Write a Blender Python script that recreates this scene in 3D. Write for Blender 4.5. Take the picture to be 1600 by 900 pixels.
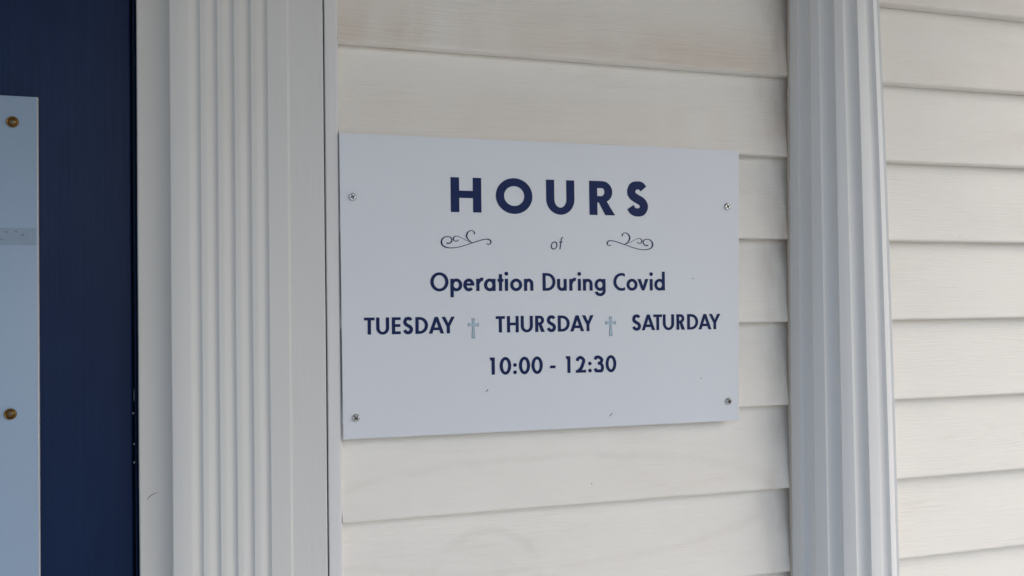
import bpy, bmesh, math, random
from mathutils import Vector, Matrix, noise
from mathutils.geometry import delaunay_2d_cdt

random.seed(7)
for o in list(bpy.data.objects):
    bpy.data.objects.remove(o)
scene = bpy.context.scene
COL = scene.collection

# ------------------------------------------------------------------ camera
# x runs right along the wall, y points into the wall, z up.
# Solved from the sign's corners, the siding laps and the trim verticals of the photograph (1600 x 900).
FPX = 1200.0
YAW, PITCH, ROLL = .2555, .0133, -.0129
OY = 25.22
CAM = Vector((-.03028, -.84127, 1.55028))
_r = Vector((math.cos(YAW), -math.sin(YAW), 0))
FWD = Vector((math.sin(YAW) * math.cos(PITCH), math.cos(YAW) * math.cos(PITCH), math.sin(PITCH)))
_u = Vector((-math.sin(PITCH) * math.sin(YAW), -math.sin(PITCH) * math.cos(YAW), math.cos(PITCH)))
RGT = _r * math.cos(ROLL) + _u * math.sin(ROLL)
UPV = _u * math.cos(ROLL) - _r * math.sin(ROLL)
cd = bpy.data.cameras.new('camera')
cam = bpy.data.objects.new('camera', cd)
COL.objects.link(cam)
m = Matrix.Identity(4)
for i in range(3):
    m[i][0], m[i][1], m[i][2], m[i][3] = RGT[i], UPV[i], -FWD[i], CAM[i]
cam.matrix_world = m
cd.sensor_width = 36.0
cd.lens = 36.0 * FPX / 1600
cd.shift_y = OY / 1600
cd.clip_start = .02
cd.clip_end = 400
scene.camera = cam


def at(px, py, y):
    """photo pixel -> point on the plane at depth y"""
    d = RGT * ((px - 800) / FPX) - UPV * ((py - 450 - OY) / FPX) + FWD
    return CAM + d * ((y - CAM.y) / d.y)


# ------------------------------------------------------------------ world, sun, exposure
SUN_EL, SUN_AZ = math.radians(40), math.radians(48)      # azimuth: from the wall's outward normal towards +x
world = bpy.data.worlds.new('World')
scene.world = world
world.use_nodes = True
wn = world.node_tree.nodes
sky = wn.new('ShaderNodeTexSky')
sky.sky_type = 'NISHITA'
sky.sun_disc = False
sky.sun_elevation = SUN_EL
sky.air_density = 1.0
sky.dust_density = 2.3
sky.ozone_density = 1.0
to_sun = Vector((math.sin(SUN_AZ) * math.cos(SUN_EL), -math.cos(SUN_AZ) * math.cos(SUN_EL), math.sin(SUN_EL)))
sky.sun_rotation = math.atan2(to_sun.x, to_sun.y)
world.node_tree.links.new(sky.outputs[0], wn['Background'].inputs[0])
wn['Background'].inputs[1].default_value = .15
sd = bpy.data.lights.new('sun', 'SUN')
sd.energy = 0.62
sd.angle = math.radians(45)
sd.color = (1.0, .995, .98)
sun = bpy.data.objects.new('sun', sd)
COL.objects.link(sun)
sun.rotation_euler = to_sun.to_track_quat('Z', 'Y').to_euler()
vs = scene.view_settings
vs.view_transform = 'Standard'
vs.look = 'None'
vs.gamma = 1.0
vs.use_curve_mapping = False
vs.exposure = .43
scene.render.engine = 'CYCLES'
scene.cycles.max_bounces = 10
scene.cycles.diffuse_bounces = 6


# ------------------------------------------------------------------ helpers
class NT:
    def __init__(self, name):
        self.m = bpy.data.materials.new(name)
        self.m.use_nodes = True
        self.t = self.m.node_tree
        self.b = self.t.nodes['Principled BSDF']

    def n(self, kind, **kw):
        nd = self.t.nodes.new('ShaderNode' + kind)
        for k, v in kw.items():
            if k.startswith('i_'):
                key = k[2:]
                key = int(key) if key.isdigit() else key.replace('_', ' ')
                self.put(nd.inputs[key], v)
            else:
                setattr(nd, k, v)
        return nd

    def put(self, sock, v):
        if hasattr(v, 'is_output') or hasattr(v, 'links'):
            self.t.links.new(v, sock)
        else:
            sock.default_value = v

    def math(self, op, a, b=None, c=None):
        nd = self.n('Math', operation=op)
        for i, v in enumerate((a, b, c)):
            if v is not None:
                self.put(nd.inputs[i], v)
        return nd.outputs[0]

    def mix(self, f, a, b):
        nd = self.n('Mix', data_type='RGBA')
        for s, v in zip((nd.inputs[0], nd.inputs[6], nd.inputs[7]), (f, a, b)):
            if isinstance(v, tuple) and len(v) == 3:
                v = v + (1,)
            self.put(s, v)
        return nd.outputs[2]

    def ramp(self, f, lo, hi):
        nd = self.n('MapRange', interpolation_type='SMOOTHSTEP')
        self.put(nd.inputs[0], f)
        nd.inputs[1].default_value = lo
        nd.inputs[2].default_value = hi
        return nd.outputs[0]

    def pos(self, scale=(1, 1, 1), jitter=True):
        """world position, shifted by a random amount per object, scaled per axis"""
        v = self.n('NewGeometry').outputs['Position']
        if jitter:
            r = self.n('ObjectInfo').outputs['Random']
            cmb = self.n('CombineXYZ')
            self.put(cmb.inputs[0], self.math('MULTIPLY', r, 17.0))
            self.put(cmb.inputs[1], self.math('MULTIPLY', r, 5.0))
            ad = self.n('VectorMath', operation='ADD')
            self.put(ad.inputs[0], v)
            self.put(ad.inputs[1], cmb.outputs[0])
            v = ad.outputs[0]
        mu = self.n('VectorMath', operation='MULTIPLY')
        self.put(mu.inputs[0], v)
        mu.inputs[1].default_value = scale
        return mu.outputs[0]

    def noise(self, vec, scale, detail=3, rough=.55, dist=0):
        nd = self.n('TexNoise')
        self.put(nd.inputs['Vector'], vec)
        nd.inputs['Scale'].default_value = scale
        nd.inputs['Detail'].default_value = detail
        nd.inputs['Roughness'].default_value = rough
        nd.inputs['Distortion'].default_value = dist
        return nd.outputs['Fac']

    def specks(self, scale, size, keep):
        """sparse dark fly specks: 1 inside a speck"""
        v = self.n('TexVoronoi', feature='F1')
        self.put(v.inputs['Vector'], self.pos((1, 1, .8)))
        v.inputs['Scale'].default_value = scale
        near = self.math('LESS_THAN', v.outputs['Distance'], size)
        sp = self.n('SeparateColor')
        self.put(sp.inputs[0], v.outputs['Color'])
        return self.math('MULTIPLY', near, self.math('LESS_THAN', sp.outputs[0], keep))

    def bump(self, h, strength, dist, prev=None):
        nd = self.n('Bump')
        nd.inputs['Strength'].default_value = strength
        nd.inputs['Distance'].default_value = dist
        self.put(nd.inputs['Height'], h)
        if prev is not None:
            self.put(nd.inputs['Normal'], prev)
        return nd.outputs[0]

    def done(self, col=None, rough=None, metal=None, normal=None, spec=None):
        for k, v in (('Base Color', col), ('Roughness', rough), ('Metallic', metal), ('Normal', normal), ('Specular IOR Level', spec)):
            if v is not None:
                if isinstance(v, tuple) and len(v) == 3:
                    v = v + (1,)
                self.put(self.b.inputs[k], v)
        return self.m


def mesh_obj(name, verts, faces, mat, parent=None, smooth=False, sharp=35):
    me = bpy.data.meshes.new(name)
    me.from_pydata([tuple(v) for v in verts], [], faces)
    me.validate()
    bm = bmesh.new()
    bm.from_mesh(me)
    bmesh.ops.remove_doubles(bm, verts=bm.verts, dist=1e-6)
    bmesh.ops.recalc_face_normals(bm, faces=bm.faces)
    bm.to_mesh(me)
    bm.free()
    if smooth:
        for p in me.polygons:
            p.use_smooth = True
        me.set_sharp_from_angle(angle=math.radians(sharp))
    me.materials.append(mat)
    o = bpy.data.objects.new(name, me)
    COL.objects.link(o)
    if parent:
        o.parent = parent
        o.matrix_parent_inverse = Matrix.Translation(-parent.location)
    return o


def thing(name, loc, label, cat, group=None):
    o = bpy.data.objects.new(name, None)
    o.empty_display_size = .05
    COL.objects.link(o)
    o.location = loc
    o['label'] = label
    o['category'] = cat
    if group:
        o['group'] = group
    return o


def box(name, x0, x1, y0, y1, z0, z1, mat, parent=None, bev=0.0, seg=2):
    bm = bmesh.new()
    bmesh.ops.create_cube(bm, size=1)
    for v in bm.verts:
        v.co = Vector(((x0 + x1) / 2 + v.co.x * (x1 - x0), (y0 + y1) / 2 + v.co.y * (y1 - y0), (z0 + z1) / 2 + v.co.z * (z1 - z0)))
    if bev:
        bmesh.ops.bevel(bm, geom=list(bm.edges), offset=bev, segments=seg, affect='EDGES', profile=.5)
    vs_ = [v.co.copy() for v in bm.verts]
    bm.verts.index_update()
    fs = [[v.index for v in f.verts] for f in bm.faces]
    bm.free()
    return mesh_obj(name, vs_, fs, mat, parent, smooth=bool(bev), sharp=50)


def extrude_z(name, prof, z0, z1, mat, parent, nz=40, wob=0.0, sharp=28):
    """closed profile of (x, y) points swept up in z, with a hand-made waviness of wob metres"""
    vs_, fs = [], []
    n = len(prof)
    for k in range(nz + 1):
        z = z0 + (z1 - z0) * k / nz
        for i, (x, y) in enumerate(prof):
            dx = wob * noise.noise(Vector((x * 25, z * 6, 1.3)))
            dy = wob * noise.noise(Vector((x * 25 + 9, z * 6, 7.7)))
            vs_.append((x + dx, y + dy, z))
    for k in range(nz):
        for i in range(n):
            j = (i + 1) % n
            fs.append((k * n + i, k * n + j, (k + 1) * n + j, (k + 1) * n + i))
    fs.append(tuple(range(n - 1, -1, -1)))
    fs.append(tuple(nz * n + i for i in range(n)))
    return mesh_obj(name, vs_, fs, mat, parent, smooth=True, sharp=sharp)


# ------------------------------------------------------------------ materials
COURSE, EDGE0 = .1016, 1.84175                      # lap spacing and the height of one lap edge


def mat_siding():
    t = NT('cream_vinyl_siding')
    warp = t.noise(t.pos((5, 1, 14)), 1.0, 2)
    wv = t.n('CombineXYZ')
    t.put(wv.inputs[2], t.math('MULTIPLY', warp, .016))
    ad = t.n('VectorMath', operation='ADD')
    t.put(ad.inputs[0], t.pos())
    t.put(ad.inputs[1], wv.outputs[0])
    mu = t.n('VectorMath', operation='MULTIPLY')
    t.put(mu.inputs[0], ad.outputs[0])
    mu.inputs[1].default_value = (16, 16, 560)
    grain = t.noise(mu.outputs[0], 1.0, 4, .6)
    patch = t.ramp(t.noise(t.pos((7, 7, 16)), 1.0, 3), .25, .7)
    nrm = t.bump(t.math('MULTIPLY', grain, t.math('ADD', patch, .35)), .65, .0012)
    P0 = t.n('SeparateXYZ')
    t.put(P0.inputs[0], t.n('NewGeometry').outputs['Position'])
    grime = t.ramp(t.noise(t.pos((6, 6, 22)), 1.0, 5, .62, .4), .54, .80)
    streak = t.ramp(t.noise(mu.outputs[0], .55, 3), .45, .70)
    col = t.mix(t.math('MULTIPLY', grime, t.math('MULTIPLY_ADD', streak, .22, .10)), (.85, .828, .772), (.60, .52, .42))
    # tan dust held by the grain along the lower part of the boards
    fr_ = t.math('FRACT', t.math('DIVIDE', t.math('SUBTRACT', P0.outputs[2], EDGE0 - 20 * COURSE), COURSE))
    band = t.math('MULTIPLY', t.math('SUBTRACT', 1.0, t.ramp(fr_, .12, .75)), t.ramp(t.noise(t.pos((5, 5, 2)), 1.0, 5, .6, .6), .30, .62))
    band = t.math('MULTIPLY', band, t.math('MULTIPLY_ADD', t.ramp(P0.outputs[2], 1.70, 1.84), .85, .12))
    band = t.math('MULTIPLY', band, t.math('MULTIPLY_ADD', t.ramp(P0.outputs[0], .70, .45), .75, .25))
    col = t.mix(t.math('MULTIPLY', band, t.math('MULTIPLY_ADD', streak, .22, .46)), col, (.62, .51, .40))
    # the ring stain and the smear below the hours sign
    P = t.n('SeparateXYZ')
    t.put(P.inputs[0], t.n('NewGeometry').outputs['Position'])
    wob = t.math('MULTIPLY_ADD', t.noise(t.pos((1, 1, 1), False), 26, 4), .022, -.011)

    def ring(cx, cz, rx, rz, w):
        a = t.math('DIVIDE', t.math('SUBTRACT', P.outputs[0], cx), rx)
        b = t.math('DIVIDE', t.math('SUBTRACT', P.outputs[2], cz), rz)
        d = t.math('SQRT', t.math('ADD', t.math('MULTIPLY', a, a), t.math('MULTIPLY', b, b)))
        d = t.math('ABSOLUTE', t.math('SUBTRACT', t.math('ADD', d, t.math('MULTIPLY', wob, 9.0)), 1.0))
        return t.math('SUBTRACT', 1.0, t.ramp(d, 0.0, w))
    c1 = at(760, 905, -.008)
    c2 = at(850, 800, -.008)
    st = t.math('MAXIMUM', ring(c1.x, c1.z, .062, .052, .16), t.math('MULTIPLY', ring(c2.x, c2.z, .30, .062, .10), .8))
    st = t.math('MULTIPLY', st, t.ramp(t.noise(t.pos((1, 1, 1), False), 14, 3), .32, .62))
    col = t.mix(t.math('MULTIPLY', st, .14), col, (.50, .45, .38))
    # brown grime on the boards, also painting the shade just left of the column
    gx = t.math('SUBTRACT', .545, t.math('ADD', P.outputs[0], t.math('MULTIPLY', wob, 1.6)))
    grime_shade = t.math('MULTIPLY', t.math('SUBTRACT', 1.0, t.ramp(t.math('ABSOLUTE', gx), .004, .055)), t.ramp(t.noise(t.pos((30, 30, 9), False), 1.0, 4), .25, .75))
    col = t.mix(t.math('MULTIPLY', grime_shade, .55), col, (.44, .35, .28))
    col = t.mix(t.math('MULTIPLY', t.specks(26, .016, .22), .8), col, (.10, .08, .06))
    return t.done(col, .52, normal=nrm, spec=.25)


def mat_paint(name, base, rough=.45, grain=.35, specks=.16, dirt=.25, dirtcol=(.45, .42, .36)):
    t = NT(name)
    g = t.noise(t.pos((240, 240, 7)), 1.0, 3, .6)
    w = t.noise(t.pos((38, 38, 9)), 1.0, 3)
    n1 = t.bump(g, grain, .0004)
    n2 = t.bump(w, .35, .0012, n1)
    d = t.ramp(t.noise(t.pos((16, 16, 5)), 1.0, 6, .65, .5), .50, .85)
    col = t.mix(t.math('MULTIPLY', d, dirt), base, dirtcol)
    if specks:
        col = t.mix(t.math('MULTIPLY', t.specks(30, .014, specks), .85), col, (.09, .08, .07))
    return t.done(col, rough, normal=n2, spec=.25)


def mat_sign(name, base, rough):
    t = NT(name)
    f = t.noise(t.pos((1, 1, 1)), 420, 2)
    c = t.noise(t.pos((1, 1, 1)), 9, 4)
    col = t.mix(t.math('MULTIPLY', t.ramp(c, .35, .8), .10), base, (base[0] * .86, base[1] * .86, base[2] * .86))
    col = t.mix(t.math('MULTIPLY', t.specks(24, .010, .12), .7), col, (.2, .2, .22))
    r = t.math('MULTIPLY_ADD', c, .12, rough)
    return t.done(col, r, normal=t.bump(f, .12, .0002), spec=.45)


def mat_plain(name, base, rough=.5, metal=0.0, nscale=60, var=.12, bump=.15, bdist=.0005, spec=None):
    t = NT(name)
    f = t.noise(t.pos((1, 1, 1)), nscale, 4)
    col = t.mix(t.math('MULTIPLY', f, var * 2), base, tuple(b * .6 for b in base))
    return t.done(col, t.math('MULTIPLY_ADD', f, .15, rough - .07), metal, t.bump(f, bump, bdist), spec)


def mat_door():
    t = NT('navy_door_paint')
    g = t.noise(t.pos((190, 190, 3.5)), 1.0, 4, .65)
    w = t.noise(t.pos((30, 30, 10)), 1.0, 3)
    nrm = t.bump(w, .3, .0015, t.bump(g, .8, .0008))
    col = t.mix(t.ramp(w, .3, .8), (.0055, .0175, .060), (.0070, .0215, .068))
    col = t.mix(t.math('MULTIPLY', t.specks(34, .018, .16), .8), col, (.25, .25, .26))
    return t.done(col, t.math('MULTIPLY_ADD', g, .18, .30), normal=nrm, spec=.15)


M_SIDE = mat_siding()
M_TRIM = mat_paint('white_trim_paint', (.655, .66, .64), dirt=.16)
M_JAMB = mat_paint('white_jamb_paint', (.64, .635, .605), dirt=.22)
M_COLUMN = mat_paint('white_column_paint', (.755, .765, .76), dirt=.12)
M_CHANNEL = mat_paint('white_vinyl_channel', (.69, .695, .695), grain=.15, dirt=.10)
M_CAULK = mat_paint('aged_caulk', (.55, .50, .43), grain=.1, specks=0, dirt=.5)
M_SIGN = mat_sign('white_sign_panel', (.705, .74, .785), .34)
M_PLATE = mat_sign('pale_blue_plate', (.295, .40, .535), .36)
M_PLATE_EDGE = mat_plain('white_plate_core', (.75, .76, .78), .45)
M_TAPE = mat_plain('tape_residue', (.27, .355, .45), .55, nscale=160, var=.2)
M_NAVY = mat_plain('navy_vinyl_lettering', (.0110, .0240, .098), .38, nscale=90, var=.06, bump=.05, spec=.12)
M_CROSSFILL = mat_plain('pale_blue_print', (.43, .57, .66), .4, var=.1, bump=.03)
M_CROSSLINE = mat_plain('slate_blue_print', (.22, .31, .39), .4, var=.1, bump=.03)
M_STEEL = mat_plain('zinc_screw', (.60, .61, .61), .26, 1.0, nscale=300, var=.08, bump=.03)
M_RECESS_SHADE = mat_plain('shaded_recess', (.045, .045, .04), .6, nscale=200)  # near-black colour paints the shade inside the screw's drive recess
M_BRASS = mat_plain('aged_brass', (.27, .165, .06), .36, 1.0, nscale=420, var=.35)
M_DOOR = mat_door()
M_RUBBER = mat_plain('black_weatherstrip', (.006, .008, .014), .5)
M_CHIP = mat_plain('bare_paint_chip', (.30, .31, .33), .6)
M_SCUFF = mat_plain('dark_scuff', (.13, .12, .11), .7)
M_FLOOR = mat_plain('grey_porch_paint', (.60, .58, .55), .6, nscale=12)
M_CEIL = mat_plain('tan_porch_ceiling', (.34, .25, .16), .6, nscale=8)
M_GROUND = mat_plain('pale_concrete', (.34, .33, .315), .85, nscale=4, var=.15)
M_SHEATH = mat_plain('wall_sheathing', (.40, .37, .33), .8)

# ------------------------------------------------------------------ the setting
FLOOR_Z, CEIL_Z = 0.0, 2.46


def struct(o):
    o['kind'] = 'structure'
    return o


struct(mesh_obj('ground', [(-150, -150, -.45), (150, -150, -.45), (150, 150, -.45), (-150, 150, -.45)], [(0, 1, 2, 3)], M_GROUND))
struct(box('porch_floor', -2.4, 2.6, -1.75, .20, FLOOR_Z - .46, FLOOR_Z, M_FLOOR))
struct(box('porch_ceiling', -2.4, 1.55, -1.60, .20, CEIL_Z, CEIL_Z + .16, M_CEIL))

# ------------------------------------------------------------------ siding wall
wall = thing('siding_wall', (1.2, 0, FLOOR_Z), 'cream wood-grain lap siding wall behind the hours sign and half column', 'wall')
PROF = [(.0005, .1075), (-.0015, .1010), (-.0046, .080), (-.0086, .052), (-.0120, .027), (-.0142, .0085), (-.0150, .0040),
        (-.0152, .0022), (-.0148, .0008), (-.0138, .0001), (-.0100, -.0002), (.0005, .0004)]
WX0, WX1 = -.0008, 2.5
for k in range(-6, 18):
    zb = EDGE0 - k * COURSE
    nx = 60
    vs_, fs = [], []
    n = len(PROF)
    for i in range(nx + 1):
        x = WX0 + (WX1 - WX0) * (i / nx) ** 1.25
        sag = .0010 * noise.noise(Vector((x * 2.2, k * 3.1, .5)))
        bow = .0007 * noise.noise(Vector((x * 3.0, k * 5.7, 4.5)))
        for y, z in PROF:
            vs_.append((x, min(y + bow * (1 if y < -.004 else 0), .0005), zb + z + sag))
    for i in range(nx):
        for j in range(n - 1):
            fs.append((i * n + j, i * n + j + 1, (i + 1) * n + j + 1, (i + 1) * n + j))
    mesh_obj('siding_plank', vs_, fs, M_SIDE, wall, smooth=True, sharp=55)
box('sheathing', -.0155, 2.5, .0007, .12, FLOOR_Z, CEIL_Z, M_SHEATH, wall)

# ------------------------------------------------------------------ trim channel at the siding's end
ch = thing('trim_channel', (-.008, 0, FLOOR_Z), 'narrow white vinyl channel strip between siding and wide door casing', 'trim')
xa, xb = at(510.2, 450, -.0165).x, at(532.2, 450, -.0165).x
extrude_z('channel_face', [(xa, .0), (xa, -.0155), (xa + .001, -.0165), (xb - .0032, -.0165), (xb - .0018, -.0160), (xb - .0006, -.0146), (xb, -.0125), (xb, .0)],
          FLOOR_Z, CEIL_Z, M_CHANNEL, ch, 60, .0003)

# ------------------------------------------------------------------ fluted door casing
cas = thing('door_casing', (-.11, 0, FLOOR_Z), 'wide white fluted casing beside the navy door', 'door casing')
YF = -.0225
xl, xr = at(266.8, 450, YF).x, at(452.6, 450, YF).x
prof = [(xr, .0), (xl, .0), (xl, YF + .0015), (xl + .0006, YF + .0004), (xl + .0016, YF)]
FW = .0118
for px in (315.6, 342.3, 368.8, 395.0, 421.2):
    e = at(px, 450, YF).x
    c0 = e - FW / 2
    for i in range(17):
        u = i / 16
        # shallow cove, falling gently from the left and rising steeply at the right
        d = math.sin(math.pi * u ** 1.7) * .0026
        prof.append((c0 + (u - .5) * FW, YF + d))
prof += [(xr - .0010, YF), (xr - .0003, YF + .0005), (xr, YF + .0014)]
extrude_z('fluted_board', prof, FLOOR_Z, 2.16, M_TRIM, cas, 70, .00035)
xf0, xf1 = xr - .002, at(507.8, 450, -.0208).x
extrude_z('flat_board', [(xf0 + .0021, .0), (xf0 + .0021, -.0208), (xf1 - .0008, -.0208), (xf1, -.0201), (xf1, .0)], FLOOR_Z, 2.16, M_TRIM, cas, 60, .0003)
# caulk fillet in the step between the boards
vs_, fs = [], []
for k in range(121):
    z = FLOOR_Z + 2.16 * k / 120
    w = .0012 + .0006 * noise.noise(Vector((z * 21, 3, 0)))
    vs_ += [(xr - .0002, YF + .0008 + .0003 * noise.noise(Vector((z * 30, 9, 0))), z), (xr + w * .6, YF + .0014, z), (xr + w * 1.2, -.0209, z), (xr + w * 1.2, -.0200, z), (xr - .0002, -.0200, z)]
for k in range(120):
    for j in range(5):
        a, b = k * 5 + j, k * 5 + (j + 1) % 5
        fs.append((a, b, b + 5, a + 5))
mesh_obj('caulk_fillet', vs_, fs, M_TRIM, cas, smooth=True, sharp=50)

# ------------------------------------------------------------------ door frame, door
fr = thing('door_frame', (-.19, .05, FLOOR_Z), 'recessed white door jamb between navy door and fluted casing', 'door frame')
xj = at(214.6, 450, -.001).x
extrude_z('jamb', [(xl + .03, .0), (xl + .03, .10), (xj, .10), (xj, .0012), (xj + .0005, .0002), (xj + .0014, -.001), (xl + .01, -.001)], FLOOR_Z, 2.09, M_JAMB, fr, 60, .0004)
box('head_jamb', -1.20, xl + .03, .0, .10, 2.09, 2.16, M_JAMB, fr, .002)
box('head_casing', -1.30, xf1, -.020, .0, 2.1602, 2.34, M_TRIM, fr, .002)
# hair-like scuff on the jamb
pts = [at(x, y, -.0014) for x, y in ((230, 780.5), (233, 776.5), (237, 773.2), (242, 770.8), (246, 769.8))]
vs_, fs = [], []
for i, p in enumerate(pts):
    w = (.00045, .0005, .0004, .00028, .00012)[i]
    vs_ += [(p.x, -.00135, p.z - w), (p.x, -.00135, p.z + w), (p.x, -.0005, p.z)]
for i in range(len(pts) - 1):
    for j in range(3):
        a, b = i * 3 + j, i * 3 + (j + 1) % 3
        fs.append((a, b, b + 3, a + 3))
mesh_obj('scuff_mark', vs_, fs, M_SCUFF, fr)

YD = .020
door = thing('door', (-.66, .04, FLOOR_Z), 'navy blue painted door with a pale blue plate screwed on', 'door')
xd = at(205.0, 450, YD).x
extrude_z('slab', [(-1.12, YD), (-1.12, YD + .042), (xd, YD + .042), (xd, YD + .0022), (xd - .0006, YD + .0007), (xd - .002, YD)], FLOOR_Z + .012, 2.08, M_DOOR, door, 60, .0004)
box('weatherstrip', xd - .0005, xj + .004, YD + .012, YD + .04, FLOOR_Z + .012, 2.08, M_RUBBER, door)
extrude_z('weatherstrip_lip', [(xd + .0015, YD + .0125), (xd + .0022, YD + .0035), (xd + .0034, YD + .0030), (xd + .0042, YD + .0125)], FLOOR_Z + .012, 2.08, M_DOOR, door, 60, .0005)
for px, py, w, h in ((208.3, 645.5, 1.5, 2.2), (209.6, 693.5, 1.3, 2.0), (210.0, 722.5, 1.5, 2.4), (204.6, 452, .5, 22), (204.4, 395, .45, 12), (205.2, 520, .45, 15), (209.4, 618, .5, 12)):
    p = at(px, py, YD + .0028)
    vs_ = []
    for i in range(8):
        a = i / 8 * math.tau
        q = 1 + .3 * math.sin(i * 2.3 + px)
        vs_.append((p.x + math.cos(a) * w * q * .0005, YD + .0022 + .0004 * math.cos(a), p.z + math.sin(a) * h * q * .0005))
    vs_ += [(v[0], YD + .0050, v[2]) for v in vs_]
    mesh_obj('paint_chip', vs_, [tuple(range(8)), tuple(range(15, 7, -1))] + [(i, (i + 1) % 8, 8 + (i + 1) % 8, 8 + i) for i in range(8)], M_CHIP, door)


# ------------------------------------------------------------------ screws
def lathe(rings, n=28):
    """rings: (radius, height) -> verts and faces around +z"""
    vs_, fs = [], []
    for r, h in rings:
        for i in range(n):
            a = i / n * math.tau
            vs_.append((r * math.cos(a), r * math.sin(a), h))
    for k in range(len(rings) - 1):
        for i in range(n):
            j = (i + 1) % n
            fs.append((k * n + i, k * n + j, (k + 1) * n + j, (k + 1) * n + i))
    return vs_, fs


def cross_head(r_flat, arm, half, depth, n=28, rot=0.3):
    """flat screw top with a real Phillips recess, at height 0"""
    circ = [(r_flat * math.cos(i / n * math.tau), r_flat * math.sin(i / n * math.tau)) for i in range(n)]
    a, b = arm, half
    cr = [(a, -b), (a, b), (b * 1.25, b * 1.25), (b, a), (-b, a), (-b * 1.25, b * 1.25), (-a, b), (-a, -b), (-b * 1.25, -b * 1.25), (-b, -a), (b, -a), (b * 1.25, -b * 1.25)]
    cr = [(x * math.cos(rot) - y * math.sin(rot), x * math.sin(rot) + y * math.cos(rot)) for x, y in cr]
    S_ = 1e4
    v2 = [Vector((x * S_, y * S_)) for x, y in circ + cr]
    res = delaunay_2d_cdt(v2, [], [list(range(n)), list(range(n, n + 12))], 1, 1e-4)
    vs_ = [(v.x / S_, v.y / S_, 0) for v in res[0]]
    fs = [tuple(f) for f, o in zip(res[2], res[5]) if 0 in o and 1 not in o]
    rv, rf = [], []
    rv += [(x, y, 0) for x, y in cr] + [(x * .45, y * .45, -depth) for x, y in cr]
    for i in range(12):
        j = (i + 1) % 12
        rf.append((i, j, 12 + j, 12 + i))
    rf.append(tuple(12 + i for i in range(12)))
    return vs_, fs, rv, rf


def place(vs_, p, tilt=(0, 0)):
    """+z of the part turned to face out of the wall (-y)"""
    R = Matrix.Rotation(tilt[0], 3, 'X') @ Matrix.Rotation(tilt[1], 3, 'Z')
    return [p + R @ Vector((v[0], -v[2], v[1])) for v in vs_]


def pan_screw(p, parent, rot):
    R0 = .0043
    v1, f1 = lathe([(R0 * 1.02, -.0008), (R0 * 1.02, .0003), (R0 * .98, .0008), (R0 * .90, .0014), (R0 * .78, .0019), (R0 * .68, .0022)])
    v2, f2, rv, rf = cross_head(R0 * .68, R0 * .60, R0 * .15, .0022, 28, rot)
    v2 = [(x, y, z + .0022) for x, y, z in v2]
    tl = (random.uniform(-.05, .05), random.uniform(-.05, .05))
    sc = mesh_obj('screw', place(v1 + v2, p, tl), f1 + [tuple(i + len(v1) for i in f) for f in f2], M_STEEL, parent, smooth=True, sharp=35)
    mesh_obj('drive_recess', place([(x, y, z + .0022) for x, y, z in rv], p, tl), rf, M_RECESS_SHADE, sc)
    return sc


def cup_screw(p, parent, rot):
    R0 = .0056
    v1, f1 = lathe([(R0, -.0004), (R0, .0006), (R0 * .95, .0013), (R0 * .86, .0017), (R0 * .76, .0016), (R0 * .68, .0010), (R0 * .60, .0002)])
    wa = mesh_obj('cup_screw', place(v1, p), f1, M_BRASS, parent, smooth=True, sharp=60)
    v2, f2 = lathe([(R0 * .61, -.0002), (R0 * .59, .0006), (R0 * .50, .0010), (R0 * .40, .0012)])
    v3, f3, rv, rf = cross_head(R0 * .40, R0 * .32, R0 * .085, .0016, 28, rot)
    v3 = [(x, y, z + .0012) for x, y, z in v3]
    n2_ = len(v2) + len(v3)
    mesh_obj('screw_head', place(v2 + v3 + [(x, y, z + .0012) for x, y, z in rv], p), [tuple(i + n2_ for i in f) for f in rf] + f2 + [tuple(i + len(v2) for i in f) for f in f3], M_BRASS, wa, smooth=True, sharp=40)


# ------------------------------------------------------------------ pale blue plate on the door
plate = thing('door_plate', (-.42, YD, 1.2), 'pale blue plate with white edge and brass screws on navy door', 'sign')
YP = YD - .0045
tr = at(58.5, 151.5, YP)
px1 = at(59.2, 450, YP).x
pz1, pz0 = tr.z, tr.z - .66
px0 = px1 - .26
box('panel_core', px0, px1, YP + .0008, YD + .0004, pz0, pz1, M_PLATE_EDGE, plate, .0003, 1)
box('panel', px0 + .0002, px1 - .0004, YP, YP + .0010, pz0 + .0002, pz1 - .0002, M_PLATE, plate, .0002, 1)
tz1, tz0 = at(40, 356.5, YP).z, at(40, 383, YP).z
vs_, fs = [], []
for i in range(25):
    x = px0 + .01 + (px1 - .0012 - px0 - .01) * i / 24
    vs_ += [(x, YP - .0002, tz0 + .0006 * noise.noise(Vector((x * 60, 0, 0)))), (x, YP - .0002, tz1 + .0004 * noise.noise(Vector((x * 60, 5, 0))))]
for i in range(24):
    fs.append((2 * i, 2 * i + 2, 2 * i + 3, 2 * i + 1))
tape = mesh_obj('tape_strip', vs_, fs, M_TAPE, plate)
for px, py, r in ((9.8, 362.5, 1.3), (25, 361.8, 1.2), (35.2, 367.3, 1.4), (42.5, 366, .8), (2.5, 374, .9)):
    p = at(px, py, YP - .0004)
    vs_ = [(p.x + math.cos(i) * r * .0006, YP - .00045, p.z + math.sin(i) * r * .0006 * (1 + .3 * (i % 2))) for i in range(6)]
    mesh_obj('speck', vs_, [tuple(range(6))], M_SCUFF, tape)
cup_screw(at(19.8, 190.5, YP), plate, .5)
cup_screw(at(16.3, 647, YP), plate, 1.0)

# ------------------------------------------------------------------ fluted half column
colm = thing('half_column', (.601, -.0148, FLOOR_Z), 'tapered white fluted half-round column standing against the siding', 'column')
AX, YB = .6011, -.0148
RZ = [(0.0, .0695), (.9, .0691), (1.226, .0677), (1.402, .0663), (1.578, .0643), (1.756, .0614), (1.935, .0574), (2.2, .0510), (2.6, .042)]


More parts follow.
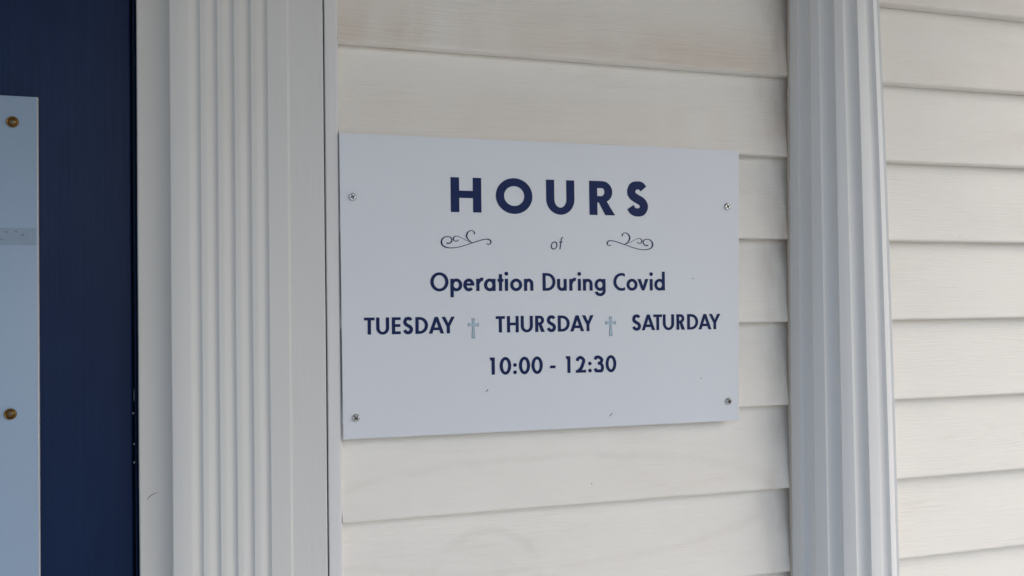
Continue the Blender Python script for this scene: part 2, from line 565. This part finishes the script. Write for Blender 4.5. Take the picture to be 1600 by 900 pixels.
def col_r(z):
    for (z0, r0), (z1, r1) in zip(RZ, RZ[1:]):
        if z <= z1:
            t = (z - z0) / (z1 - z0)
            return r0 + (r1 - r0) * t
    return RZ[-1][1]


def col_rs(z):
    return sum(col_r(z + d) for d in (-.12, -.06, 0, .06, .12)) / 5


zs = [.16 + (2.36 - .16) * k / 60 for k in range(61)]
FLW, FLD = .0172, .0062
vs_, fs = [], []
nring = None
for z in zs:
    R = col_rs(z)
    ring = []
    hw = FLW / R / 2
    prev = -math.pi / 2
    for cdeg in (-66.25, -39.75, -13.25, 13.25, 39.75, 66.25):
        c0 = math.radians(cdeg)
        for i in range(4):
            ring.append((prev + (c0 - hw - prev) * i / 4, 0))
        for i in range(11):
            a = -1 + 2 * i / 10
            ring.append((c0 + a * hw, FLD * math.sqrt(max(0, 1 - abs(a) ** 2.3))))
        prev = c0 + hw + 1e-4
    for i in range(5):
        ring.append((prev + (math.pi / 2 - prev) * i / 4, 0))
    nring = len(ring)
    for a, d in ring:
        rr = R - d + .0003 * noise.noise(Vector((a * 6, z * 5, 2)))
        vs_.append((AX + rr * math.sin(a), YB - rr * math.cos(a), z))
for k in range(len(zs) - 1):
    for i in range(nring):
        j = (i + 1) % nring
        fs.append((k * nring + i, k * nring + j, (k + 1) * nring + j, (k + 1) * nring + i))
mesh_obj('shaft', vs_, fs, M_COLUMN, colm, smooth=True, sharp=24)


def half_lathe(name, rings, mat, parent):
    vs_, fs = [], []
    n = 25
    for r, z in rings:
        for i in range(n):
            a = -math.pi / 2 + math.pi * i / (n - 1)
            vs_.append((AX + r * math.sin(a), YB - r * math.cos(a), z))
    for k in range(len(rings) - 1):
        for i in range(n):
            j = (i + 1) % n
            fs.append((k * n + i, k * n + j, (k + 1) * n + j, (k + 1) * n + i))
    fs.append(tuple(range(n)))
    fs.append(tuple((len(rings) - 1) * n + i for i in range(n)))
    return mesh_obj(name, vs_, fs, mat, parent, smooth=True, sharp=40)


half_lathe('base', [(.098, 0), (.098, .05), (.094, .055), (.098, .075), (.092, .098), (.080, .105), (.078, .125), (.0715, .14), (.0700, .162)], M_COLUMN, colm)
half_lathe('capital', [(.0475, 2.355), (.052, 2.37), (.052, 2.39), (.060, 2.42), (.068, 2.45), (.076, 2.455), (.076, CEIL_Z)], M_COLUMN, colm)
for s in (-1, 1):                                   # uneven bead of caulk where the shaft meets the siding
    vs_, fs = [], []
    nk = 260
    for k in range(nk + 1):
        z = .16 + 2.2 * k / nk
        R = col_rs(z)
        w = .0016 + .0009 * noise.noise(Vector((z * 28, s * 4, 0))) + .0005 * noise.noise(Vector((z * 90, s * 4, 3)))
        x = AX + s * (R + .0001)
        for i in range(6):
            a = i / 6 * math.tau
            vs_.append((x + w * .75 * math.cos(a), YB - .0012 + w * 1.3 * math.sin(a), z))
    for k in range(nk):
        for i in range(6):
            j = (i + 1) % 6
            fs.append((k * 6 + i, k * 6 + j, k * 6 + 6 + j, k * 6 + 6 + i))
    mesh_obj('caulk_bead', vs_, fs, M_CAULK, colm, smooth=True, sharp=60)

# ------------------------------------------------------------------ the hours sign
YS = -.0185                                         # front face
sign = thing('hours_sign', (.235, -.0148, 1.42), 'white hours of operation sign with navy lettering screwed to siding', 'sign')
corn = [at(529.6, 207.2, YS), at(1154.8, 235.3, YS), at(1154.9, 657, YS), at(536.0, 687, YS)]
bm = bmesh.new()
fv = [bm.verts.new((c.x, YS, c.z)) for c in corn]
bv = [bm.verts.new((c.x, YS + .0038, c.z)) for c in corn]
bm.faces.new(fv)
bm.faces.new(bv[::-1])
for i in range(4):
    j = (i + 1) % 4
    bm.faces.new((fv[i], bv[i], bv[j], fv[j]))
bmesh.ops.recalc_face_normals(bm, faces=bm.faces)
bmesh.ops.bevel(bm, geom=list(bm.edges), offset=.0005, segments=2, affect='EDGES')
bm.verts.index_update()
V_, F_ = [v.co.copy() for v in bm.verts], [[v.index for v in f.verts] for f in bm.faces]
bm.free()
mesh_obj('panel', V_, F_, M_SIGN, sign, smooth=True, sharp=50)
for px, py, rot in ((550.8, 308, .35), (1136.2, 323, .6), (1138, 627, .2), (556.2, 653, .75)):
    pan_screw(at(px, py, YS), sign, rot)


# ---- lettering: geometric sans glyphs drawn as strokes, joined into one outline each
def rect(x0, y0, x1, y1):
    return [[(x0, y0), (x1, y0), (x1, y1), (x0, y1)]]


def arc(cx, cy, rx, ry, w, a0, a1, wy=None, n=40):
    """ring segment, degrees, outer radii rx, ry and stroke w (wy at top and bottom)"""
    wy = w if wy is None else wy
    out = []
    k = max(3, int(n * abs(a1 - a0) / 360) + 1)
    for i in range(k):
        q = []
        for a, inner in ((a0 + (a1 - a0) * i / k, 0), (a0 + (a1 - a0) * (i + 1) / k, 0), (a0 + (a1 - a0) * (i + 1) / k, 1), (a0 + (a1 - a0) * i / k, 1)):
            t = math.radians(a)
            q.append((cx + (rx - w * inner) * math.cos(t), cy + (ry - wy * inner) * math.sin(t)))
        out.append(q)
    return out


def disc(cx, cy, r, n=20):
    return [[(cx + r * math.cos(i / n * math.tau), cy + r * math.sin(i / n * math.tau)) for i in range(n)]]


def spline(pts, sub=8):
    out = []
    P = [pts[0]] + list(pts) + [pts[-1]]
    for i in range(1, len(P) - 2):
        for s in range(sub):
            t = s / sub
            out.append(tuple(.5 * (2 * P[i][c] + (P[i + 1][c] - P[i - 1][c]) * t + (2 * P[i - 1][c] - 5 * P[i][c] + 4 * P[i + 1][c] - P[i + 2][c]) * t * t
                                   + (-P[i - 1][c] + 3 * P[i][c] - 3 * P[i + 1][c] + P[i + 2][c]) * t ** 3) for c in range(len(pts[0]))))
    out.append(tuple(pts[-1]))
    return out


def ribbon(pts):
    """pts (x, y, width) -> quads"""
    L, out = [], []
    for i, p in enumerate(pts):
        a, b = pts[max(0, i - 1)], pts[min(len(pts) - 1, i + 1)]
        dx, dy = b[0] - a[0], b[1] - a[1]
        d = math.hypot(dx, dy) or 1
        h = p[2] / 2
        L.append(((p[0] - dy / d * h, p[1] + dx / d * h), (p[0] + dy / d * h, p[1] - dx / d * h)))
    for i in range(len(L) - 1):
        out.append([L[i][0], L[i + 1][0], L[i + 1][1], L[i][1]])
    return out


def glyph(c, W, H, w, X):
    """polygons of a glyph: width W, cap height H, stroke w, x-height X, baseline 0"""
    v = w * .84                                      # horizontals are a little thinner
    P = []
    if c == 'H':
        P = rect(0, 0, w, H) + rect(W - w, 0, W, H) + rect(w * .5, H * .50 - v * .5 + H * .015, W - w * .5, H * .50 + v * .5 + H * .015)
    elif c in 'O0':
        o = H * .018
        P = arc(W / 2, H / 2, W / 2, H / 2 + o, w, 0, 360, v if c == 'O' and w < H * .22 else w * .93, 72)
    elif c == 'U':
        r = W / 2
        ry = min(r * 1.02, H * .5)
        P = rect(0, ry - 1e-5, w, H) + rect(W - w, ry - 1e-5, W, H) + arc(r, ry, r, ry + H * .015, w, 180, 360, v)
    elif c == 'R':
        b = H * .44 if w < H * .22 else H * .37
        ry = (H - b) / 2
        rx = min(ry * 1.0, W * .55)
        cx = W * (.94 if w < H * .22 else .90) - rx
        P = rect(0, 0, w, H) + rect(w * .5, H - v, cx, H) + rect(w * .5, b, cx, b + v * .9) + arc(cx, b + ry, rx, ry, w, -90, 90, v)
        P += [[(W - w * 1.24, 0), (W, 0), (w * .9 + w * 1.05, b + v * .6), (w * .9, b + v * .6)]]
    elif c == 'S':
        h = w / 2
        q = [(.93, .87), (.76, .985), (.52, 1.0), (.24, .95), (.10, .77), (.20, .61), (.5, .50), (.82, .39), (.96, .22), (.80, .045), (.48, 0), (.20, .055), (.03, .19)]
        o = H * .016
        P = ribbon(spline([(h + (W - w) * x, h * .94 - o + (H - w * .94 + 2 * o) * y, w * (.97 if i in (0, 1, 2, 10, 11, 12) else 1.04)) for i, (x, y) in enumerate(q)]))
    elif c == 'T':
        P = rect(0, H - v, W, H) + rect(W / 2 - w / 2, 0, W / 2 + w / 2, H - v * .5)
    elif c == 'E':
        P = rect(0, 0, w, H) + rect(w * .5, 0, W, v) + rect(w * .5, H - v, W, H) + rect(w * .5, H * .51 - v / 2, W * .96, H * .51 + v / 2)
    elif c == 'D':
        rx = min(W - w * .8, H * .5)
        cx = W - rx
        P = rect(0, 0, w, H) + rect(w * .5, 0, cx + 1e-5, v) + rect(w * .5, H - v, cx + 1e-5, H) + arc(cx, H / 2, rx, H / 2, w, -90, 90, v)
    elif c == 'A':
        k = w * 1.10
        P = [[(0, 0), (k, 0), (W / 2 + k * .46, H), (W / 2 - k * .46, H)], [(W - k, 0), (W, 0), (W / 2 + k * .46, H), (W / 2 - k * .46, H)]]
        y0, y1 = H * .20, H * .20 + v
        P += rect(W * .5 * .30 + k * .3, y0, W - W * .5 * .30 - k * .3, y1)
    elif c == 'Y':
        k = w * 1.12
        P = [[(0, H), (W / 2 - w / 2, H * .42), (W / 2 + w / 2, H * .42), (k, H)], [(W - k, H), (W / 2 - w / 2, H * .42), (W / 2 + w / 2, H * .42), (W, H)]] + rect(W / 2 - w / 2, 0, W / 2 + w / 2, H * .46)
    elif c == 'C':
        r = H / 2 + H * .018
        P = arc(r, H / 2, r, r, w, 50, 310, v, 60)
        P = [[(min(x, W), y) for x, y in q] for q in P]
    elif c == 'o':
        P = arc(W / 2, X / 2, W / 2, X / 2 + H * .015, w, 0, 360, w * .92, 56)
    elif c in 'pdag':
        r = W / 2
        bx = X / 2
        P = arc(r, bx, r, bx + H * .015, w, 0, 360, w * .90, 56)
        if c == 'p':
            P += rect(0, -H * .34, w, X)
        elif c == 'd':
            P += rect(W - w, 0, W, H * 1.10)
        elif c == 'a':
            P += rect(W - w, 0, W, X)
        else:
            P += rect(W - w, -H * .02, W, X) + arc(r, -H * .02, r, H * .30, w, 180 + 12, 360, w * .92)
    elif c == 'e':
        P = arc(W / 2, X / 2, W / 2, X / 2 + H * .015, w, 0, 318, w * .92, 56) + rect(w * .6, X * .44, W - .0 * w, X * .44 + w * .70)
    elif c == 'r':
        P = rect(0, 0, w, X) + ribbon(spline([(w * .55, X * .55, w * .8), (w * .95, X * .80, w * .95), (W * .72, X * .955, w * 1.0), (W * .98, X * .93, w * 1.02)]))
    elif c in 'nu':
        r = W / 2
        ry = min(r, X * .6)
        P = rect(0, 0, w, X) + rect(W - w, 0, W, X - ry + 1e-5) + arc(r, X - ry, r, ry + H * .012, w, 0, 180, w * .92)
        if c == 'u':
            P = [[(W - x, X - y) for x, y in q] for q in P]
    elif c == 't':
        P = rect(W / 2 - w / 2, 0, W / 2 + w / 2, H * .93) + rect(0, X - w * .86, W, X)
    elif c == 'i':
        P = rect(W / 2 - w / 2, 0, W / 2 + w / 2, X) + disc(W / 2, H * .955, w * .60)
    elif c == 'v':
        k = w * 1.12
        P = [[(0, X), (W / 2 - k * .42, 0), (W / 2 + k * .42, 0), (k, X)], [(W - k, X), (W / 2 - k * .42, 0), (W / 2 + k * .42, 0), (W, X)]]
    elif c == 'f':
        P = rect(W * .34, 0, W * .34 + w, H * .82) + arc(W * .34 + W * .33, H * .80, W * .33, H * .20, w, 62, 180, w) + rect(W * .08, X - w * .9, W * .82, X)
    elif c == '1':
        P = rect(W - w, 0, W, H) + [[(0, H), (W * .22, H - w * .92), (W - w * .5, H - w * .92), (W - w * .5, H)]]
    elif c == ':':
        P = disc(W / 2, W * .5, W / 2) + disc(W / 2, X * .93 - W * .5, W / 2)
    elif c == '-':
        P = rect(0, H * .30, W, H * .30 + v)
    elif c == '2':
        r = W * .47
        P = ribbon(spline([(w * .5, H * .70, w), (w * .75, H * .84, w), (W * .5, H - w * .46, w * .95), (W * .93 - w * .5, H * .74, w), (W * .80 - w * .4, H * .50, w), (W * .52, H * .27, w), (w * .72, v * .5, w * 1.05)]))
        P += rect(0, 0, W, v)
    elif c == '3':
        P = ribbon(spline([(w * .45, H * .77, w), (w * .8, H * .90, w), (W * .50, H - w * .45, w * .95), (W * .94 - w * .5, H * .76, w), (W * .74 - w * .3, H * .575, w * .95), (W * .40, H * .535, w * .85)]))
        P += ribbon(spline([(W * .40, H * .535, w * .85), (W * .72, H * .50, w * .95), (W - w * .5, H * .28, w), (W * .76, H * .06 + w * .18, w), (W * .48, w * .42, w * .95), (w * .75, H * .10, w), (w * .42, H * .24, w)]))
    return P


def flat_part(name, polys, mat, lift, parent):
    """polygons in sign coordinates (metres) -> one flat printed piece just proud of the panel"""
    S_ = 1e4
    v2, fi = [], []
    for q in polys:
        ar = sum(q[i][0] * q[(i + 1) % len(q)][1] - q[(i + 1) % len(q)][0] * q[i][1] for i in range(len(q)))
        if abs(ar) < 1e-13:
            continue
        q = q if ar > 0 else q[::-1]
        fi.append(list(range(len(v2), len(v2) + len(q))))
        v2 += [Vector((x * S_, z * S_)) for x, z in q]
    res = delaunay_2d_cdt(v2, [], fi, 1, 1e-3)
    fs = [tuple(f) for f, o in zip(res[2], res[5]) if o]
    o = mesh_obj(name, [(p.x / S_, YS - lift, p.y / S_) for p in res[0]], fs, mat, parent)
    me = o.data
    if me.polygons and me.polygons[0].normal.y > 0:
        me.flip_normals()
    return o


def line(chars, boxes, base_px, top_px, wfrac, xfrac=.68, shear=0.0):
    """chars placed by the pixel extents of each; base_px/top_px: (x, y) pairs on the baseline and cap line"""
    b0, b1 = (at(x, y, YS) for x, y in base_px)
    t0, t1 = (at(x, y, YS) for x, y in top_px)
    for c, (x0, x1) in zip(chars, boxes):
        ym = base_px[0][1] + (base_px[1][1] - base_px[0][1]) * ((x0 + x1) / 2 - base_px[0][0]) / (base_px[1][0] - base_px[0][0])
        a, b = at(x0, ym - 10, YS).x, at(x1, ym - 10, YS).x
        f = ((a + b) / 2 - b0.x) / (b1.x - b0.x)
        zb = b0.z + (b1.z - b0.z) * f
        f = ((a + b) / 2 - t0.x) / (t1.x - t0.x)
        H = t0.z + (t1.z - t0.z) * f - zb
        P = glyph(c, b - a, H, H * wfrac, H * xfrac)
        P = [[(a + x + shear * y, zb + y) for x, y in q] for q in P]
        flat_part('letter', P, M_NAVY, .0003, sign)


Z = 4.2853


def z1(*p):
    return [(520 + a / Z, 520 + b / Z) for a, b in p]


def z2(*p):
    return [(840 + a / Z, 840 + b / Z) for a, b in p]


line('HOURS', z1((790, 995), (1092, 1337)) + z2((58, 247), (347, 518), (592, 742)), ((704, 331.2), (1000, 337.4)), ((704, 276.9), (1000, 284.6)), .248)
line('Operation', z1((653, 775), (787, 867), (873, 948), (960, 1008), (1012, 1090), (1103, 1143), (1150, 1175), (1187, 1268), (1280, 1343)),
     ((680, 454.9), (1030, 453.8)), ((680, 426.0), (1030, 427.2)), .186, .67)
line('DuringCovid', z2((33, 120), (130, 195), (212, 257), (268, 291), (303, 368), (381, 455), (507, 585), (595, 669), (669, 742), (749, 772), (781, 852)),
     ((680, 454.9), (1030, 453.8)), ((680, 426.0), (1030, 427.2)), .186, .67)
D_BASE, D_TOP = ((575, 522.9), (1120, 514.3)), ((575, 496.2), (1120, 490.3))
line('TUESDAY', z1((209, 280), (290, 378), (395, 455), (467, 539), (553, 638), (642, 745), (728, 818)), D_BASE, D_TOP, .20)
line('THUR', z1((1091, 1153), (1166, 1245), (1258, 1340), (1355, 1419)), D_BASE, D_TOP, .20)
line('SDAY', z2((58, 124), (135, 215), (218, 311), (297, 376)), D_BASE, D_TOP, .20)
line('SATURDAY', z2((630, 693), (696, 786), (775, 833), (838, 914), (929, 986), (1001, 1075), (1076, 1163), (1147, 1224)), D_BASE, D_TOP, .20)
T_BASE, T_TOP = ((765, 585.6), (962, 581.0)), ((765, 558.6), (962, 555.2))
line('10:00', z1((1049, 1085), (1117, 1195), (1207, 1232), (1246, 1321), (1330, 1406)), T_BASE, T_TOP, .195, .70)
line('-12:30', z2((83, 120), (187, 220), (255, 324), (338, 362), (376, 444), (455, 527)), T_BASE, T_TOP, .195, .70)
line('of', z2((84, 128), (134, 166)), ((860, 389.8), (880, 389.6)), ((860, 370.4), (880, 370.4)), .088, .63, .16)


# flourishes either side of the "of"
def px_path(pts, k, ox, oy):
    out = []
    for x, y, w in spline(pts, 6):
        p = at(ox + x / k, oy + y / k, YS)
        out.append((p.x, p.z, w / k * .00068))
    return out


K = 1600 / 130
PATHS = [
    [(342, 488, 27), (372, 496, 24), (410, 488, 22), (438, 458, 24), (442, 418, 24), (420, 384, 20), (380, 367, 16), (335, 367, 16), (288, 385, 20), (255, 422, 28), (243, 470, 33), (258, 522, 29), (305, 560, 23),
     (380, 581, 18), (470, 582, 16), (560, 570, 15), (660, 544, 14), (760, 512, 14), (850, 483, 16), (940, 453, 17), (1030, 427, 17), (1105, 415, 17), (1155, 421, 21), (1190, 450, 26), (1190, 488, 24),
     (1165, 513, 15), (1132, 514, 13), (1112, 492, 17)],
    [(858, 484, 12), (820, 472, 14), (775, 440, 19), (738, 392, 27), (725, 345, 31), (742, 295, 26), (778, 260, 18), (822, 248, 13), (858, 262, 17), (878, 292, 24), (878, 318, 25)],
    [(800, 470, 8), (740, 447, 9), (680, 417, 9), (620, 384, 9), (570, 362, 10), (520, 355, 13), (487, 372, 19), (473, 405, 24), (483, 438, 20), (513, 455, 13), (546, 449, 16), (567, 428, 18)],
]
left = [px_path(p, K, 670, 340) for p in PATHS]
flat_part('flourish', [q for p in left for q in ribbon(p)], M_NAVY, .0003, sign)
lx0, lx1 = min(p[0] for c in left for p in c), max(p[0] for c in left for p in c)
rx0, rx1 = at(948.6, 380, YS).x, at(1019.6, 380, YS).x
lz = sum(at(x, y, YS).z for x, y in ((709, 386.9),)) / 1
rz = at(1002, 390.2, YS).z
dz = rz - at(705, 387.4, YS).z
right = [[(rx1 - (x - lx0) * (rx1 - rx0) / (lx1 - lx0), z + dz, w * .95) for x, z, w in c] for c in left]
flat_part('flourish', [q for p in right for q in ribbon(p)], M_NAVY, .0003, sign)


# little crosses between the days
def cross_poly(x0, x1, z0, z1, inset):
    W, H = x1 - x0, z1 - z0
    cx = (x0 + x1) / 2
    zc = z0 + H * .685
    a, e = W * .16, W * .085                       # flared arm half-width, waist half-width
    i = inset
    pts = [(cx - a + i, z0 + i), (cx + a - i, z0 + i), (cx + e - i * .6, zc - e * 1.2), (x1 - i, zc - a * .95 + i), (x1 - i, zc + a * .95 - i), (cx + e - i * .6, zc + e * 1.0),
           (cx + a * .98 - i, z1 - i), (cx - a * .98 + i, z1 - i), (cx - e + i * .6, zc + e * 1.0), (x0 + i, zc + a * .95 - i), (x0 + i, zc - a * .95 + i), (cx - e + i * .6, zc - e * 1.2)]
    return pts


for x0, y0, x1, y1 in ((731.0, 497.4, 748.0, 529.0), (946.2, 494.6, 962.0, 525.2)):
    a, b = at(x0, y1, YS), at(x1, y0, YS)
    oc = flat_part('cross', [cross_poly(a.x, b.x, a.z, b.z, 0)], M_CROSSLINE, .0003, sign)
    flat_part('cross_fill', [cross_poly(a.x, b.x, a.z, b.z, .0008)], M_CROSSFILL, .0005, oc)

# small scuffs on the panel
for pts in (((759, 612.5), (761.5, 609.5), (763, 607.8)), ((952.5, 650.5), (954.5, 648), (956.5, 644.8)), ((1082, 436), (1083, 435), (1084, 434.3)), ((1094.5, 591.5), (1095.5, 591), (1096, 590.5))):
    q = [at(x, y, YS) for x, y in pts]
    flat_part('scuff_mark', ribbon([(p.x, p.z, w) for p, w in zip(q, (.0007, .0010, .0004))]), M_SCUFF, .0003, sign)
